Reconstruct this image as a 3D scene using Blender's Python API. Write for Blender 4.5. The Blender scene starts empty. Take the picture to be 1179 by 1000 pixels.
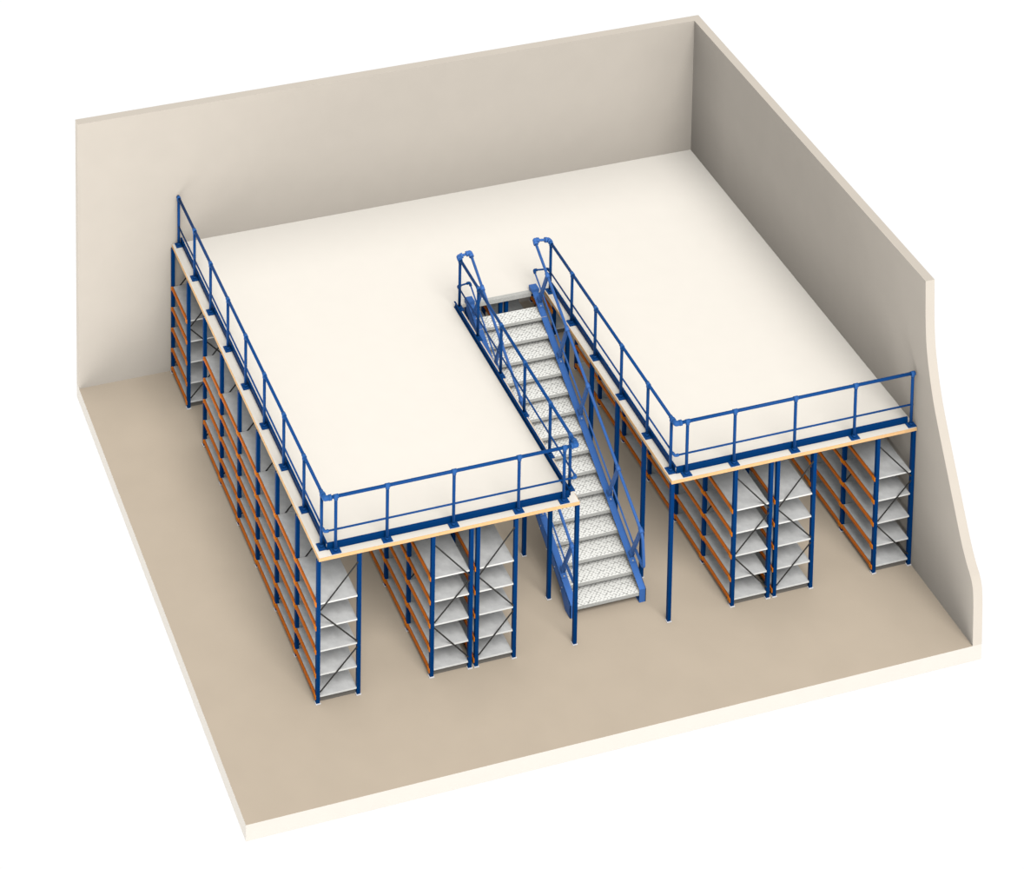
import bpy, bmesh, math
from mathutils import Vector, Matrix

scene = bpy.context.scene
COL = scene.collection

# ------------------------------------------------------------------ materials
def mat(name, col, rough=0.6, metal=0.0, spec=0.3, noise=0.0, nscale=8.0, bump=0.0, bscale=60.0, kind='noise'):
    m = bpy.data.materials.new(name); m.use_nodes = True
    nt = m.node_tree; b = nt.nodes['Principled BSDF']
    b.inputs['Base Color'].default_value = (*col, 1)
    b.inputs['Roughness'].default_value = rough
    b.inputs['Metallic'].default_value = metal
    b.inputs['Specular IOR Level'].default_value = spec
    tc = nt.nodes.new('ShaderNodeTexCoord')
    if noise > 0:
        n = nt.nodes.new('ShaderNodeTexNoise'); n.inputs['Scale'].default_value = nscale
        n.inputs['Detail'].default_value = 6
        nt.links.new(tc.outputs['Object'], n.inputs['Vector'])
        r = nt.nodes.new('ShaderNodeValToRGB')
        r.color_ramp.elements[0].position = 0.3; r.color_ramp.elements[1].position = 0.7
        r.color_ramp.elements[0].color = (*[c * (1 - noise) for c in col], 1)
        r.color_ramp.elements[1].color = (*[min(1, c * (1 + noise)) for c in col], 1)
        nt.links.new(n.outputs['Fac'], r.inputs['Fac'])
        nt.links.new(r.outputs['Color'], b.inputs['Base Color'])
    if bump > 0:
        n2 = nt.nodes.new('ShaderNodeTexNoise'); n2.inputs['Scale'].default_value = bscale
        nt.links.new(tc.outputs['Object'], n2.inputs['Vector'])
        bp = nt.nodes.new('ShaderNodeBump'); bp.inputs['Strength'].default_value = bump
        bp.inputs['Distance'].default_value = 0.01
        nt.links.new(n2.outputs['Fac'], bp.inputs['Height'])
        nt.links.new(bp.outputs['Normal'], b.inputs['Normal'])
    return m

def plate_mat(name, light, dark, scale):
    """embossed anti-slip steel plate: diagonal lozenges"""
    m = bpy.data.materials.new(name); m.use_nodes = True
    nt = m.node_tree; b = nt.nodes['Principled BSDF']
    b.inputs['Roughness'].default_value = 0.55
    b.inputs['Specular IOR Level'].default_value = 0.3
    tc = nt.nodes.new('ShaderNodeTexCoord')
    mp = nt.nodes.new('ShaderNodeMapping'); mp.inputs['Rotation'].default_value = (0, 0, math.radians(45))
    nt.links.new(tc.outputs['Object'], mp.inputs['Vector'])
    ck = nt.nodes.new('ShaderNodeTexVoronoi'); ck.inputs['Scale'].default_value = scale
    ck.voronoi_dimensions = '2D'; ck.inputs['Randomness'].default_value = 0.35
    nt.links.new(mp.outputs['Vector'], ck.inputs['Vector'])
    r = nt.nodes.new('ShaderNodeValToRGB')
    r.color_ramp.elements[0].position = 0.38; r.color_ramp.elements[0].color = (*light, 1)
    r.color_ramp.elements[1].position = 0.68; r.color_ramp.elements[1].color = (*dark, 1)
    nt.links.new(ck.outputs['Distance'], r.inputs['Fac'])
    nt.links.new(r.outputs['Color'], b.inputs['Base Color'])
    bp = nt.nodes.new('ShaderNodeBump'); bp.inputs['Strength'].default_value = 0.3
    bp.inputs['Distance'].default_value = 0.004; bp.invert = True
    nt.links.new(ck.outputs['Distance'], bp.inputs['Height'])
    nt.links.new(bp.outputs['Normal'], b.inputs['Normal'])
    return m

M = {}
M['floor'] = mat('floor_screed', (0.55, 0.465, 0.365), 0.85, spec=0.1, noise=0.02, nscale=1.5)
M['slab'] = mat('slab_edge_plaster', (0.70, 0.66, 0.60), 0.85, spec=0.1, noise=0.01, nscale=4)
M['wall'] = mat('wall_plaster', (0.615, 0.56, 0.488), 0.85, spec=0.1, noise=0.012, nscale=2.5)
M['deck'] = mat('deck_board', (0.90, 0.853, 0.775), 0.7, spec=0.15, noise=0.006, nscale=3)
M['band'] = mat('deck_edge_beech', (0.86, 0.53, 0.25), 0.6, spec=0.2, noise=0.05, nscale=12)
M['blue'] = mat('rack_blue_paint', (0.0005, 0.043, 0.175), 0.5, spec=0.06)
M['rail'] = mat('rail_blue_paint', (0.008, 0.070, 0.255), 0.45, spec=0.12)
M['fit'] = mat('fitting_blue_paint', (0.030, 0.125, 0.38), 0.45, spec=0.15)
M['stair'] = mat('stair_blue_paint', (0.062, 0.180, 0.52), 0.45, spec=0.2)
M['orange'] = mat('beam_orange_paint', (0.70, 0.175, 0.018), 0.5, spec=0.25)
M['orange2'] = mat('connector_orange_paint', (0.90, 0.25, 0.010), 0.5, spec=0.25)
M['shelf'] = mat('shelf_galvanised', (0.66, 0.665, 0.66), 0.6, spec=0.25, noise=0.10, nscale=7, bump=0.05)
M['shelf_shade'] = mat('shade_strip_grey', (0.20, 0.185, 0.165), 0.6, spec=0.2)  # dark tone painted in for the shade under the bottom shelf
M['lip'] = mat('shelf_lip_white', (0.86, 0.86, 0.83), 0.5, spec=0.25)
M['brace'] = mat('brace_dark_steel', (0.035, 0.034, 0.033), 0.55, spec=0.3)
M['foot'] = mat('foot_white_plastic', (0.88, 0.88, 0.90), 0.5, spec=0.3)
M['tread'] = plate_mat('tread_plate', (1.0, 1.0, 0.955), (0.36, 0.36, 0.34), 21)
M['nose'] = mat('tread_nosing', (0.55, 0.55, 0.52), 0.55, spec=0.3, noise=0.1, nscale=40)
M['bolt'] = mat('bolt_zinc', (0.62, 0.62, 0.60), 0.4, metal=0.3, spec=0.4)

# ------------------------------------------------------------------ mesh helpers
def box(bm, x0, x1, y0, y1, z0, z1):
    v = [bm.verts.new(p) for p in ((x0,y0,z0),(x1,y0,z0),(x1,y1,z0),(x0,y1,z0),(x0,y0,z1),(x1,y0,z1),(x1,y1,z1),(x0,y1,z1))]
    fs = []
    for q in ((3,2,1,0),(4,5,6,7),(0,1,5,4),(1,2,6,5),(2,3,7,6),(3,0,4,7)):
        fs.append(bm.faces.new([v[i] for i in q]))
    return fs

def prism(bm, pts, axis, a, b):
    """extrude an outline of 2-D points along an axis from a to b"""
    def P(p, t):
        if axis == 'x': return (t, p[0], p[1])
        if axis == 'y': return (p[0], t, p[1])
        return (p[0], p[1], t)
    lo = [bm.verts.new(P(p, a)) for p in pts]; hi = [bm.verts.new(P(p, b)) for p in pts]
    n = len(pts)
    bm.faces.new(lo); bm.faces.new(list(reversed(hi)))
    for i in range(n):
        bm.faces.new((lo[i], hi[i], hi[(i+1) % n], lo[(i+1) % n]))

def tube(bm, pts, r, n=12):
    pts = [Vector(p) for p in pts]
    rings = []; up = None
    for i, p in enumerate(pts):
        if i == 0: t = (pts[1]-p).normalized(); s = 1
        elif i == len(pts)-1: t = (p-pts[i-1]).normalized(); s = 1
        else:
            a = (p-pts[i-1]).normalized(); b = (pts[i+1]-p).normalized()
            t = (a+b).normalized(); s = 1
        if up is None:
            up = Vector((0,0,1)) if abs(t.z) < 0.9 else Vector((1,0,0))
        u = (up - t*up.dot(t)).normalized(); w = t.cross(u); up = u
        rings.append([bm.verts.new(p + (u*math.cos(2*math.pi*k/n) + w*math.sin(2*math.pi*k/n))*r*s) for k in range(n)])
    for a, b in zip(rings, rings[1:]):
        for k in range(n):
            f = bm.faces.new((a[k], a[(k+1) % n], b[(k+1) % n], b[k])); f.smooth = True
    bm.faces.new(list(reversed(rings[0]))); bm.faces.new(rings[-1])

def bend(pts, r, seg=5):
    """round the inner corners of a polyline"""
    pts = [Vector(p) for p in pts]; out = [pts[0]]
    for i in range(1, len(pts)-1):
        a, p, b = pts[i-1], pts[i], pts[i+1]
        da = (a-p); db = (b-p)
        q = min(r, da.length*.45, db.length*.45)
        A = p+da.normalized()*q; B = p+db.normalized()*q
        for k in range(seg+1):
            t = k/seg
            out.append(A*(1-t)**2 + p*2*t*(1-t) + B*t*t)
    out.append(pts[-1]); return out

def obox(bm, c, ux, uy, uz, sx, sy, sz):
    """oriented box, centre c, unit axes, half sizes"""
    c = Vector(c); ux = Vector(ux).normalized(); uy = Vector(uy).normalized(); uz = Vector(uz).normalized()
    v = []
    for dz in (-1, 1):
        for dx, dy in ((-1,-1),(1,-1),(1,1),(-1,1)):
            v.append(bm.verts.new(c + ux*sx*dx + uy*sy*dy + uz*sz*dz))
    for q in ((3,2,1,0),(4,5,6,7),(0,1,5,4),(1,2,6,5),(2,3,7,6),(3,0,4,7)):
        bm.faces.new([v[i] for i in q])

def to_mesh(name, bm, ms, bevel=0.0):
    if bevel > 0:
        bmesh.ops.bevel(bm, geom=[e for e in bm.edges if len(e.link_faces) == 2 and e.calc_face_angle(0) > 0.6], offset=bevel, segments=1, affect='EDGES')
    bmesh.ops.recalc_face_normals(bm, faces=bm.faces)
    me = bpy.data.meshes.new(name); bm.to_mesh(me); bm.free()
    for m in (ms if isinstance(ms, (list, tuple)) else [ms]): me.materials.append(M[m])
    return me

def link(name, me, parent=None, loc=(0,0,0)):
    o = bpy.data.objects.new(name, me); COL.objects.link(o)
    o.location = loc
    if parent is not None: o.parent = parent
    return o

def obj(name, bm, ms, parent=None, bevel=0.0, loc=(0,0,0)):
    return link(name, to_mesh(name, bm, ms, bevel), parent, loc)

def thing(name, label, cat, loc, group=None):
    o = bpy.data.objects.new(name, None); COL.objects.link(o); o.location = loc
    o.empty_display_size = 0.2
    o['label'] = label; o['category'] = cat; o['kind'] = 'thing'
    if group: o['group'] = group
    return o

def NB(): return bmesh.new()

# ------------------------------------------------------------------ dimensions (metres)
XL, XR, YF, YB, WT = -1.758, 10.3715, -1.8304, 8.072, 0.165
ZW, ZD, DT, SLAB = 5.149, 2.5024, 0.055, 0.267
DX0, DY0 = -0.008, -0.0194            # front left corner of the deck
OX0, OX1, OYB = 4.345, 5.942, 5.0     # stair opening
ZU = ZD - DT

# ------------------------------------------------------------------ room shell
bm = NB(); fs = box(bm, XL, XR+WT, YF, YB+WT, -SLAB, 0)
for i, f in enumerate(fs): f.material_index = 0 if i == 1 else 1
fl = obj('floor', bm, ['floor', 'slab']); fl['kind'] = 'structure'
fl['label'] = 'tan floor slab with cream cut edges under the mezzanine'; fl['category'] = 'floor'

bm = NB(); box(bm, XL, XR+WT, YB, YB+WT, 0, ZW)
w = obj('wall_back', bm, 'wall'); w['kind'] = 'structure'
w['label'] = 'long cream back wall behind the mezzanine deck'; w['category'] = 'wall'

cut = [(-0.083, 5.149), (-0.098, 4.91), (-0.13, 4.47), (-0.19, 4.05), (-0.30, 3.66), (-0.455, 3.25), (-0.63, 2.9),
       (-0.82, 2.55), (-1.02, 2.18), (-1.225, 1.80), (-1.41, 1.47), (-1.57, 1.24), (-1.72, 1.06), (-1.79, 0.80), (-1.8304, 0.0)]
def smooth(pts, seg=4):
    out = []
    for i in range(len(pts)-1):
        p0 = pts[max(i-1, 0)]; p1 = pts[i]; p2 = pts[i+1]; p3 = pts[min(i+2, len(pts)-1)]
        for k in range(seg):
            t = k/seg
            out.append(tuple(0.5*((2*b)+(c-a)*t+(2*a-5*b+4*c-d)*t*t+(-a+3*b-3*c+d)*t**3) for a, b, c, d in zip(p0, p1, p2, p3)))
    out.append(pts[-1]); return out
bm = NB(); prism(bm, smooth(cut) + [(YB, 0.0), (YB, ZW)], 'x', XR, XR+WT)
w = obj('wall_right', bm, 'wall'); w['kind'] = 'structure'
w['label'] = 'right-hand wall with wavy cut-away front end'; w['category'] = 'wall'

# ------------------------------------------------------------------ mezzanine deck
DX1 = XR - 0.008
EB = 0.006
deck_pts = [(DX0+EB, DY0+EB), (OX0-EB, DY0+EB), (OX0-EB, OYB), (OX1+EB, OYB), (OX1+EB, DY0+EB), (DX1, DY0+EB), (DX1, YB-0.002), (DX0+EB, YB-0.002)]
deck = thing('mezzanine_deck', 'large U-shaped cream mezzanine floor around the stair opening', 'platform', (4.3, 4.0, ZU))
off = Vector((-4.3, -4.0, -ZU))
bm = NB(); prism(bm, [(x+off.x, y+off.y) for x, y in deck_pts], 'z', 0, DT)
obj('floor_board', bm, 'deck', deck)
def band(name, x0, x1, y0, y1):
    bm = NB(); box(bm, x0-4.3, x1-4.3, y0-4.0, y1-4.0, 0, DT-0.001)
    obj(name, bm, 'band', deck)
band('edge_strip', DX0, OX0, DY0, DY0+EB)
band('edge_strip', OX1, DX1, DY0, DY0+EB)
band('edge_strip', DX0, DX0+EB, DY0+EB, YB-0.002)
band('edge_strip', OX0-EB, OX0, DY0+EB, OYB)
band('edge_strip', OX1, OX1+EB, DY0+EB, OYB)

# ------------------------------------------------------------------ pallet-style shelving racks
PW = 0.060                           # upright width
def upright_mesh(h):
    """lipped channel upright: web to the front, open to the rear"""
    bm = NB(); a = PW/2; t = 0.006; l = 0.016
    prof = [(-a, -a), (a, -a), (a, a), (a-l, a), (a-l, a-t), (a-t, a-t), (a-t, -a+t), (-a+t, -a+t), (-a+t, a-t), (-a+l, a-t), (-a+l, a), (-a, a)]
    prism(bm, prof, 'z', 0.012, h)
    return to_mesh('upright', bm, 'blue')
UPRIGHT = upright_mesh(ZU)
bm = NB(); box(bm, -0.040, 0.040, -0.042, 0.040, 0.0, 0.012); FOOT = to_mesh('foot_plate', bm, 'foot', 0.003)
LEVELS = (0.130, 0.500, 0.905, 1.310, 1.715)     # top of each shelf
BH = 0.050
def beam_mesh():
    bm = NB()
    prism(bm, [(-0.018, -BH), (0.018, -BH), (0.018, -0.012), (0.010, -0.004), (-0.018, -0.004)], 'y', 0.025, 0.975)
    return to_mesh('beam', bm, 'orange')
def connector_mesh():
    bm = NB(); box(bm, -0.024, 0.006, -0.014, 0.062, -BH-0.012, 0.006)
    return to_mesh('connector', bm, 'orange2', 0.004)
def connector_mesh_b():
    bm = NB(); box(bm, -0.0235, 0.0055, 0.948, 0.9695, -BH-0.010, 0.004)
    return to_mesh('connector', bm, 'orange2', 0.004)
BEAM = beam_mesh(); CON = connector_mesh(); CON2 = connector_mesh_b()

def flat_bar(p, q, r=0.011, th=0.004):
    bm = NB(); p = Vector(p); q = Vector(q); d = q-p
    obox(bm, (p+q)/2, d, (0,1,0), d.cross(Vector((0,1,0))), d.length/2, th, r)
    return to_mesh('brace', bm, 'brace')

def rack(x0, x1, y0, nb, lean, label, group=None):
    """a run of shelving bays sharing upright frames; x0, x1 are upright centres"""
    dp = x1-x0
    root = thing('shelving_rack', label, 'shelving rack', (x0, y0, 0), group)
    if lean > 0: zs = [(1.60, 2.29, 0), (0.93, 1.545, 1), (0.20, 0.84, 0)]
    else: zs = [(1.63, 2.27, 1), (0.94, 1.55, 0), (0.21, 0.85, 1)]
    braces = []
    for zl, zh, down in zs:
        a, b = (zh, zl) if down else (zl, zh)
        braces.append(flat_bar((0.03, 0, a), (dp-0.03, 0, b)))
    bm = NB(); prism(bm, [(0.031, 0.0), (dp-0.032, 0.0), (dp-0.032, 0.986), (-0.002, 0.986), (-0.002, 0.058), (0.031, 0.058)], 'z', -0.018, 0.0)
    shelf = to_mesh('shelf', bm, 'shelf')
    bm = NB(); box(bm, 0.034, dp-0.034, -0.006, 0.0, -0.022, 0.001); lip = to_mesh('shelf_lip', bm, 'lip')
    for k in range(nb+1):
        fr = link('upright_frame', None, root, (0, k, 0)); fr.empty_display_size = 0.1
        yo = 0.03 if k < nb or y0+nb < YB-0.3 else 0.03
        for x in (0, dp):
            link('upright', UPRIGHT, fr, (x, yo, 0))
            link('foot_plate', FOOT, fr, (x, yo, 0))
        for b in braces: link('brace', b, fr, (0, yo-0.030, 0))
    bm = NB(); box(bm, 0.031, dp-0.032, 0.050, 0.056, 0.0, 0.104); obj('shade_strip', bm, 'shelf_shade', root)  # dark strip added to imitate the shadow below the bottom shelf
    for k in range(nb):
        for z in LEVELS:
            s = link('shelf', shelf, root, (0, k+0.012, z))
            if k == 0: link('shelf_lip', lip, s, (0, -0.0005, 0))
            for side, x in ((-1, -0.020), (1, dp-0.0505)):
                b = link('beam', BEAM, root, (x, k+0.03, z))
                if side > 0: b.location.z = z-0.018
                else: link('connector', CON, b); link('connector', CON2, b)
    return root

rack(0.0, 0.667, 0, 6, 1, 'long blue and orange shelving rack along the left edge of the mezzanine', None)
rack(0.0, 0.667, 7, 1, 1, 'single-bay blue and orange shelving rack against the back wall at far left', None)
rack(1.885, 2.528, 0, 6, -1, 'left rack of the back-to-back pair under the left half of the deck', None)
rack(2.638, 3.279, 0, 6, 1, 'right rack of the back-to-back pair under the left half of the deck', None)
rack(4.500, 5.138, 5, 1, -1, 'left rack of the short pair glimpsed under the landing behind the top stair', None)
rack(5.246, 5.884, 5, 1, 1, 'right rack of the short pair glimpsed under the landing behind the top stair', None)
rack(7.099, 7.737, 0, 6, -1, 'left rack of the back-to-back pair under the right half of the deck', None)
rack(7.099, 7.737, 7, 1, -1, 'single-bay rack seen beside the stair stringer at the far end of the opening', None)
rack(7.857, 8.519, 0, 6, 1, 'right rack of the back-to-back pair under the right half of the deck', None)
rack(9.679, 10.333, 0, 6, -1, 'long shelving rack standing against the right-hand wall', None)

# ------------------------------------------------------------------ free-standing columns along the stair opening
def column(x, y, label, group=None):
    root = thing('support_column', label, 'column', (x, y, 0), group)
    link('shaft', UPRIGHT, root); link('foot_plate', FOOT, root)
names_l = ['thin blue column at the front left corner of the stair opening', 'thin blue column just behind the front left column, beside the lower left stringer',
           'thin blue column third from the front on the left of the stairs']
names_r = ['thin blue column at the front right corner of the stair opening', 'second blue column from the front along the right side of the stairs',
           'third blue column from the front along the right side of the stairs', 'fourth blue column from the front along the right side of the stairs',
           'rearmost column in view along the right side of the stairs']
for k in range(3): column(4.318, k+0.012, names_l[k])
for k in range(5): column(5.970, k+0.022, names_r[k])

# ------------------------------------------------------------------ guardrails
ZT, ZM = 3.43, 2.872                  # centre of top and middle rail
RT, RM, RP = 0.026, 0.0145, 0.0255
POST_H = ZT - ZD
bm = NB(); tube(bm, [(0,0,0.012), (0,0,POST_H)], RP, 14); POSTM = to_mesh('post', bm, 'rail')
bm = NB(); tube(bm, [(-0.038,0,POST_H), (0.038,0,POST_H)], 0.034, 14); tube(bm, [(0,0,POST_H-0.055), (0,0,POST_H)], 0.033, 14); CLX = to_mesh('clamp', bm, 'fit')
bm = NB(); tube(bm, [(0,-0.038,POST_H), (0,0.038,POST_H)], 0.034, 14); tube(bm, [(0,0,POST_H-0.055), (0,0,POST_H)], 0.033, 14); CLY = to_mesh('clamp', bm, 'fit')
def plate_mesh(ax):
    bm = NB()
    if ax == 'x': box(bm, -0.080, 0.080, -0.062, 0.052, 0.0, 0.014)
    else: box(bm, -0.062, 0.062, -0.080, 0.080, 0.0, 0.014)
    return to_mesh('base_plate', bm, 'rail', 0.003)
PLX, PLY = plate_mesh('x'), plate_mesh('y')
bm = NB(); tube(bm, [(0,0,0.010), (0,0,0.05)], 0.033, 14); COLLAR = to_mesh('collar', bm, 'rail')
def rail_post(root, x, y, ax):
    p = link('post', POSTM, root, (x, y, ZD))
    link('clamp', CLX if ax == 'x' else CLY, p)
    link('base_plate', PLX if ax == 'x' else PLY, p)
    link('collar', COLLAR, p)

def rail_tube(name, pts, r, root, m='rail'):
    bm = NB(); tube(bm, pts, r, 12); return obj(name, bm, m, root)
def elbow(root, c, d1, d2, r=0.040, L=0.10, m='fit', name='elbow'):
    c = Vector(c); d1 = Vector(d1).normalized(); d2 = Vector(d2).normalized()
    bm = NB(); tube(bm, bend([c+d1*L, c, c+d2*L], 0.014, 3), r, 12)
    for d in (d1, d2):
        tube(bm, [c+d*(L-0.03), c+d*(L+0.012)], r*1.13, 12)
    return obj(name, bm, m, root)
def toe(root, pts, ax, c):
    """kick plate: upright plate with a turned top flange"""
    (a, b) = pts
    bm = NB()
    if ax == 'x':
        prism(bm, [(c-0.006, ZD+0.004), (c+0.022, ZD+0.004), (c+0.022, ZD+0.010), (c, ZD+0.010), (c, ZD+0.102), (c+0.022, ZD+0.102), (c+0.022, ZD+0.110), (c-0.006, ZD+0.110)], 'x', a, b)
    else:
        s = 1 if c < 2 or c > 5 else -1
        prism(bm, [(c-0.006*s, ZD+0.004), (c+0.022*s, ZD+0.004), (c+0.022*s, ZD+0.010), (c, ZD+0.010), (c, ZD+0.102), (c+0.022*s, ZD+0.102), (c+0.022*s, ZD+0.110), (c-0.006*s, ZD+0.110)], 'y', a, b)
    obj('kick_plate', bm, 'blue', root)

# left rail: along the left edge, the front and back along the stair opening
gx, gy, ox = 0.105, 0.064, 4.312
g = thing('guardrail', 'blue tubular guardrail around the left half of the deck', 'guardrail', (0, 0, 0))
for y in (8.012, 7.017, 6.042, 5.03, 4.035, 3.03, 2.03, 1.036, 0.205): rail_post(g, gx, y, 'y')
for x in (0.287, 1.132, 2.237, 3.332, 4.104): rail_post(g, x, gy, 'x')
for y in (4.915, 4.085, 3.085, 2.095, 1.075, 0.30): rail_post(g, ox, y, 'y')
for z, r, n in ((ZT, RT, 'top_rail'), (ZM, RM, 'mid_rail')):
    rail_tube(n, [(gx, 8.045, z), (gx, gy+0.03, z)], r, g)
    rail_tube(n, [(gx+0.03, gy, z), (ox-0.03, gy, z)], r, g)
    rail_tube(n, [(ox, gy+0.03, z), (ox, 4.99, z)], r, g)
    k = 1.0 if n == 'top_rail' else 0.52
    elbow(g, (gx, gy, z), (0,1,0), (1,0,0), 0.040*k, 0.085*k+0.01)
    elbow(g, (ox, gy, z), (0,1,0), (-1,0,0), 0.040*k, 0.085*k+0.01)
toe(g, (0.132, 8.06), 'y', 0.158)
toe(g, (0.165, 4.225), 'x', 0.118)
toe(g, (0.145, 4.98), 'y', 4.255)

g2 = thing('guardrail', 'blue tubular guardrail around the right half of the deck', 'guardrail', (6, 0, 0))
o2 = -6.0
G2 = []
rx = 6.025
def shift_children(root, dx):
    for c in root.children: c.location.x -= dx
for y in (4.90, 4.0, 3.05, 2.028, 1.045, 0.205): rail_post(g2, rx, y, 'y')
for x in (6.237, 7.079, 8.163, 9.252, 10.300): rail_post(g2, x, gy, 'x')
for z, r, n in ((ZT, RT, 'top_rail'), (ZM, RM, 'mid_rail')):
    rail_tube(n, [(rx, 4.99, z), (rx, gy+0.03, z)], r, g2)
    rail_tube(n, [(rx+0.03, gy, z), (10.325, gy, z)], r, g2)
    k = 1.0 if n == 'top_rail' else 0.52
    elbow(g2, (rx, gy, z), (0,1,0), (1,0,0), 0.040*k, 0.085*k+0.01)
toe(g2, (0.132, 4.98), 'y', 6.078)
toe(g2, (6.085, 10.27), 'x', 0.118)
shift_children(g2, 6.0)

# ------------------------------------------------------------------ staircase
SX0, SX1, FW = 4.470, 5.806, 0.116           # outer faces of the stringers, flange width
st = thing('staircase', 'steep blue steel staircase with grey chequer-plate treads rising through the deck opening', 'staircase', (0, 0, 0))
SL = 0.527
def ztop(y): return 0.23 + SL*(y-0.505)
def zlow(y): return SL*y - 0.245
YT = 4.985
def stringer(xo, s):
    """channel: web at the outer face xo, flanges towards the steps (direction s)"""
    e = link('stringer', None, st)
    bm = NB(); t = 0.012
    web = [(0.505, 0.0), (0.505, ztop(0.505)), (YT, ztop(YT)), (YT, zlow(YT)), (0.88, zlow(0.88)), (0.70, 0.0)]
    prism(bm, web, 'x', xo, xo+s*t)
    def strip(a, b, th=0.012, w=FW):
        d = Vector((0, b[0]-a[0], b[1]-a[1])); n = Vector((0, -d.z, d.y)).normalized()
        c = Vector((xo+s*w/2, (a[0]+b[0])/2, (a[1]+b[1])/2)) - n*th/2
        obox(bm, c, d, (1,0,0), n, d.length/2, w/2, th/2)
    strip((0.505, ztop(0.505)), (YT, ztop(YT)))
    strip((YT, zlow(YT)), (0.88, zlow(0.88)), 0.012, 0.045)
    box(bm, min(xo, xo+s*FW), max(xo, xo+s*FW), 0.505, 0.517, 0, ztop(0.505)-0.002)
    box(bm, min(xo, xo+s*FW), max(xo, xo+s*FW), 0.517, 0.70, 0, 0.010)
    e.name = 'stringer'
    me = to_mesh('stringer', bm, 'stair')
    COL.objects.unlink(e); bpy.data.objects.remove(e)
    e = link('stringer', me, st)
    # foot shoe plate on the outer face
    so = -s
    bm = NB(); prism(bm, [(0.52, 0.012), (0.52, 0.205), (0.60, 0.255), (0.69, 0.15), (0.69, 0.012)], 'x', xo, xo+so*0.006)
    obj('foot_shoe', bm, 'stair', e)
    # hooked bracket that hangs the stringer on the deck
    bm = NB()
    a, b = sorted((xo+so*0.012, xo+s*(FW+0.01)))
    box(bm, a, b, 4.90, 5.045, 2.54, 2.60)
    box(bm, a+0.004, b-0.004, 4.99, 5.04, 2.512, 2.54)
    obj('top_bracket', bm, 'stair', e, 0.005)
    # bolts in the web, two by each step
    for k in range(1, 15):
        y = 0.55 + 0.2845*k; z = ztop(y) - 0.105
        bm = NB(); tube(bm, [(xo, y, z), (xo+so*0.010, y, z)], 0.010, 8)
        obj('bolt', bm, 'bolt', e)
    return e
stringer(SX0, 1); stringer(SX1, -1)

# treads: folded plates with a downturned nose and back edge
TI0, TI1 = SX0+0.014, SX1-0.014
bm = NB(); w2 = (TI1-TI0)/2
box(bm, -w2, w2, 0.006, 0.414, -0.008, 0.0)
TREAD = to_mesh('tread', bm, 'tread')
bm = NB(); box(bm, -w2, w2, 0.006, 0.296, -0.008, 0.0)
TREAD_TOP = to_mesh('tread', bm, 'tread')
bm = NB(); box(bm, -w2, w2, 0.0, 0.006, -0.052, 0.0); box(bm, -w2, w2, 0.006, 0.03, -0.052, -0.046)
NOSE = to_mesh('nosing', bm, 'nose')
bm = NB(); box(bm, -w2, w2, 0.0, 0.006, -0.045, 0.0)
BACKF = to_mesh('back_flange', bm, 'nose')
for k in range(15):
    y = 0.518 + 0.2845*k; z = 0.171 + 0.1549*k
    t = link('tread', TREAD if k < 14 else TREAD_TOP, st, ((TI0+TI1)/2, y, z))
    link('nosing', NOSE, t); link('back_flange', BACKF, t, (0, 0.414 if k < 14 else 0.296, 0))
bm = NB(); box(bm, SX0+FW+0.002, SX1-FW-0.002, 4.955, 5.03, ZD+0.001, ZD+0.009); box(bm, SX0+FW+0.002, SX1-FW-0.002, 4.955, 4.963, ZD-0.066, ZD+0.001)
obj('landing_nosing', bm, 'nose', st)

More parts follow.
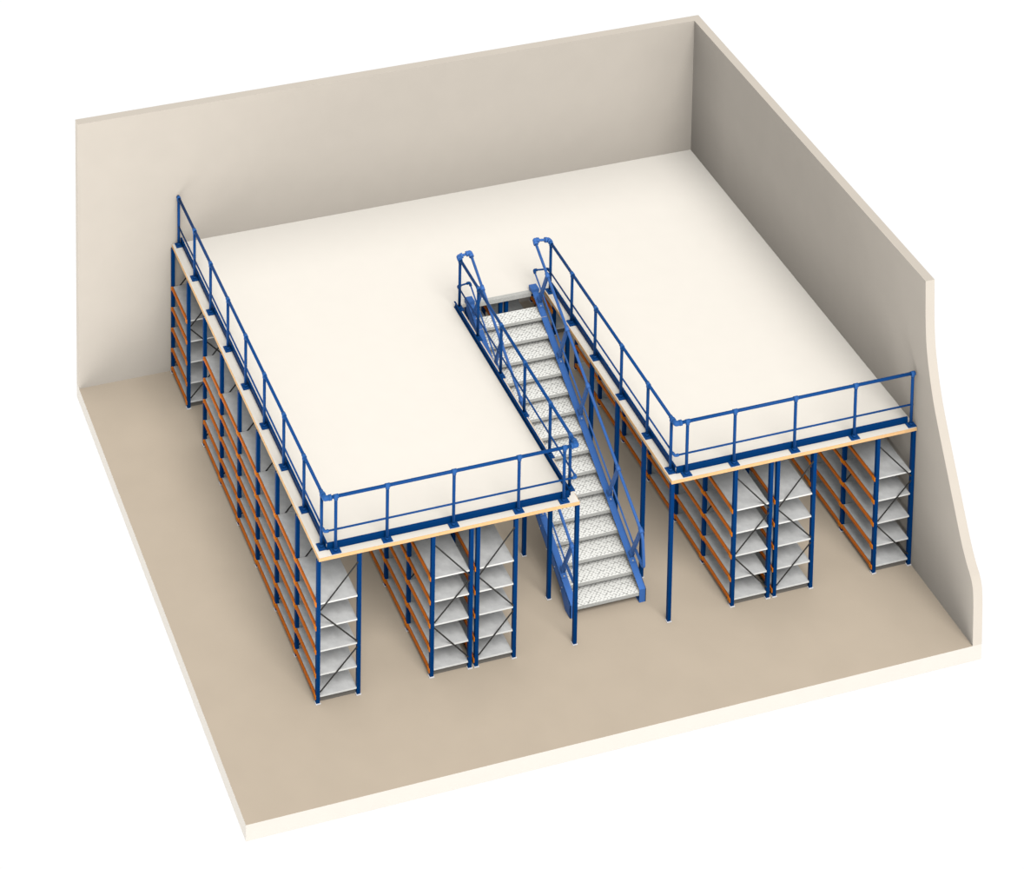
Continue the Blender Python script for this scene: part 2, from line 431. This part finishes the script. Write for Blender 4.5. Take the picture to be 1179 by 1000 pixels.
# stair handrails
CLAMPS = [(4.416, 3.190), (3.574, 2.735), (2.707, 2.275), (1.495, 1.650), (0.621, 1.192)]
BASES = [(4.745, 2.46), (3.873, 2.015), (3.007, 1.550), (1.829, 0.930), (0.966, 0.470)]
def hz(y): return 0.5238*y + 0.867
def mz(y): return 0.525*y + 0.290
def handrail(xc, so, xg, nm):
    h = link('handrail', None, st); h.empty_display_size = 0.1
    yt = 4.985
    for (cy, _), (by, bz) in zip(CLAMPS, BASES):
        cz = hz(cy)
        zb = ztop(by) + 0.004
        d = Vector((0, cy-by, cz-zb)).normalized()
        bm = NB()
        obox(bm, (Vector((xc, cy, cz))+Vector((xc, by, zb)))/2, d, (1,0,0), d.cross(Vector((1,0,0))), (Vector((0,cy-by,cz-zb)).length)/2-0.02, 0.021, 0.030)
        # foot bracket bolted to the stringer flange
        f = Vector((0, 1, SL)).normalized(); n = Vector((0, -SL, 1)).normalized()
        obox(bm, Vector((xc, by-0.03, ztop(by-0.03)))+n*0.006, f, (1,0,0), n, 0.075, 0.050, 0.006)
        for sx in (-0.027, 0.027):
            obox(bm, Vector((xc+sx, by, zb))+d*0.05, d, (1,0,0), d.cross(Vector((1,0,0))), 0.07, 0.005, 0.042)
        p = obj('post', bm, 'stair', h)
        # clamp round the handrail
        bm = NB(); r = Vector((0, 1, 0.5238)).normalized(); c = Vector((xc, cy, cz))
        tube(bm, [c-r*0.042, c+r*0.042], 0.037, 14); tube(bm, [c-d*0.065, c], 0.034, 12)
        obj('clamp', bm, 'stair', h)
        bm = NB(); q = Vector((xc, by-0.075, ztop(by-0.075)))+n*0.012
        tube(bm, [q, q+n*0.012], 0.012, 8)
        obj('bolt', bm, 'bolt', h)
    # top rail, the loop at the foot and the middle rail
    loop = [(xc, yt, hz(yt)), (xc, 0.56, hz(0.56)-0.005), (xc, 0.475, 0.60), (xc, 0.80, mz(0.80))]
    rail_tube('top_rail', bend(loop, 0.11, 6), 0.025, h, 'stair')
    rail_tube('mid_rail', [(xc, 0.79, mz(0.79)), (xc, yt, mz(yt))], 0.0145, h, 'stair')
    # links across to the guardrail
    dn = Vector((0, -1, -0.5238))
    sg = 1 if xg > xc else -1
    c1 = Vector((xc, yt, hz(yt))); c2 = Vector((xg, 4.995, ZT))
    elbow(h, c1, dn, c2-c1, 0.040, 0.068, 'stair')
    elbow(h, c2, (0,-1,0), c1-c2, 0.040, 0.068, 'stair')
    rail_tube('link_bar', [c1, c2], 0.022, h, 'stair')
    c1 = Vector((xc, yt, mz(yt))); c2 = Vector((xg, 4.995, ZM))
    elbow(h, c1, dn, c2-c1, 0.022, 0.045, 'rail')
    elbow(h, c2, (0,-1,0), c1-c2, 0.022, 0.045, 'rail')
    rail_tube('link_bar', [c1, c2], 0.0145, h, 'rail')
handrail(SX0+FW/2, -1, 4.312, 'l'); handrail(SX1-FW/2, 1, 6.025, 'r')

# ------------------------------------------------------------------ light
SKY_BASE, SKY_LOBE, SIDE_LOBE, GROUND = 0.12, 0.48, 0.0, 1.02
sun = bpy.data.lights.new('sun', 'SUN'); sun.energy = 2.25; sun.angle = math.radians(34); sun.color = (1.0, 0.985, 0.965)
so = bpy.data.objects.new('sun', sun); COL.objects.link(so)
d = Vector((-0.03, -0.60, 0.78)).normalized()           # towards the light
so.rotation_euler = d.to_track_quat('Z', 'Y').to_euler(); so.location = (4, -6, 14)

# world: white backdrop below, dim sky; added left boost lights slab edge, front lobe back wall
world = bpy.data.worlds.new('world'); scene.world = world; world.use_nodes = True
nt = world.node_tree; bg = nt.nodes['Background']; L = nt.links.new
tc = nt.nodes.new('ShaderNodeTexCoord')
def math_node(op, a, b=None, clamp=False):
    n = nt.nodes.new('ShaderNodeMath'); n.operation = op; n.use_clamp = clamp
    for i, v in enumerate((a, b)):
        if v is None: continue
        if isinstance(v, (int, float)): n.inputs[i].default_value = v
        else: L(v, n.inputs[i])
    return n.outputs[0]
vm = nt.nodes.new('ShaderNodeVectorMath'); vm.operation = 'NORMALIZE'; L(tc.outputs['Generated'], vm.inputs[0])
dt = nt.nodes.new('ShaderNodeVectorMath'); dt.operation = 'DOT_PRODUCT'; L(vm.outputs[0], dt.inputs[0])
dt.inputs[1].default_value = Vector((-0.10, -0.97, 0.05)).normalized()
lobe = math_node('POWER', math_node('MAXIMUM', dt.outputs['Value'], 0.0), 3.0)
d2 = nt.nodes.new('ShaderNodeVectorMath'); d2.operation = 'DOT_PRODUCT'; L(vm.outputs[0], d2.inputs[0])
d2.inputs[1].default_value = Vector((-1.0, -0.15, -0.05)).normalized()
lobe2 = math_node('MULTIPLY', math_node('POWER', math_node('MAXIMUM', d2.outputs['Value'], 0.0), 3.0), SIDE_LOBE)
sky = math_node('ADD', math_node('ADD', math_node('MULTIPLY', lobe, SKY_LOBE), SKY_BASE), lobe2)
sp = nt.nodes.new('ShaderNodeSeparateXYZ'); L(vm.outputs[0], sp.inputs[0])
mr = nt.nodes.new('ShaderNodeMapRange'); L(sp.outputs['Z'], mr.inputs['Value'])
for k, v in (('From Min', -0.45), ('From Max', -0.33), ('To Min', 1.0), ('To Max', 0.0)): mr.inputs[k].default_value = v
low = mr.outputs['Result']
st_ = math_node('ADD', math_node('MULTIPLY', low, math_node('ADD', math_node('MULTIPLY', math_node('MAXIMUM', math_node('MULTIPLY', sp.outputs['X'], -1.0), 0.0), 2.2), GROUND)), math_node('MULTIPLY', math_node('SUBTRACT', 1.0, low), sky))  # extra brightness towards the left, out of view, added to light the slab side
L(st_, bg.inputs['Strength'])
bg.inputs['Color'].default_value = (1, 1, 1, 1)

# ------------------------------------------------------------------ camera (view camera with a lens shift)
W_PX, H_PX = 1179, 1000
cam = bpy.data.cameras.new('camera'); co = bpy.data.objects.new('camera', cam); COL.objects.link(co)
co.location = (-12.7749, -35.8977, 33.3725)
co.rotation_euler = (math.radians(81.8753), math.radians(0.0136), math.radians(-16.3867))
cam.sensor_fit = 'HORIZONTAL'; cam.sensor_width = 36.0
cam.lens = 3152.776*36.0/W_PX
cam.shift_x = 382.2193/W_PX; cam.shift_y = -1747.3734/W_PX
cam.clip_start = 1.0; cam.clip_end = 500
scene.camera = co

# ambient light: Cycles' fast ambient term in place of diffuse bounces
scene.cycles.diffuse_bounces = 0
scene.cycles.use_fast_gi = True; scene.cycles.fast_gi_method = 'ADD'
world.light_settings.ao_factor = 0.41; world.light_settings.distance = 1.5
vs = scene.view_settings
vs.view_transform = 'Standard'; vs.look = 'None'; vs.gamma = 1.0; vs.exposure = 0.0; vs.use_curve_mapping = False
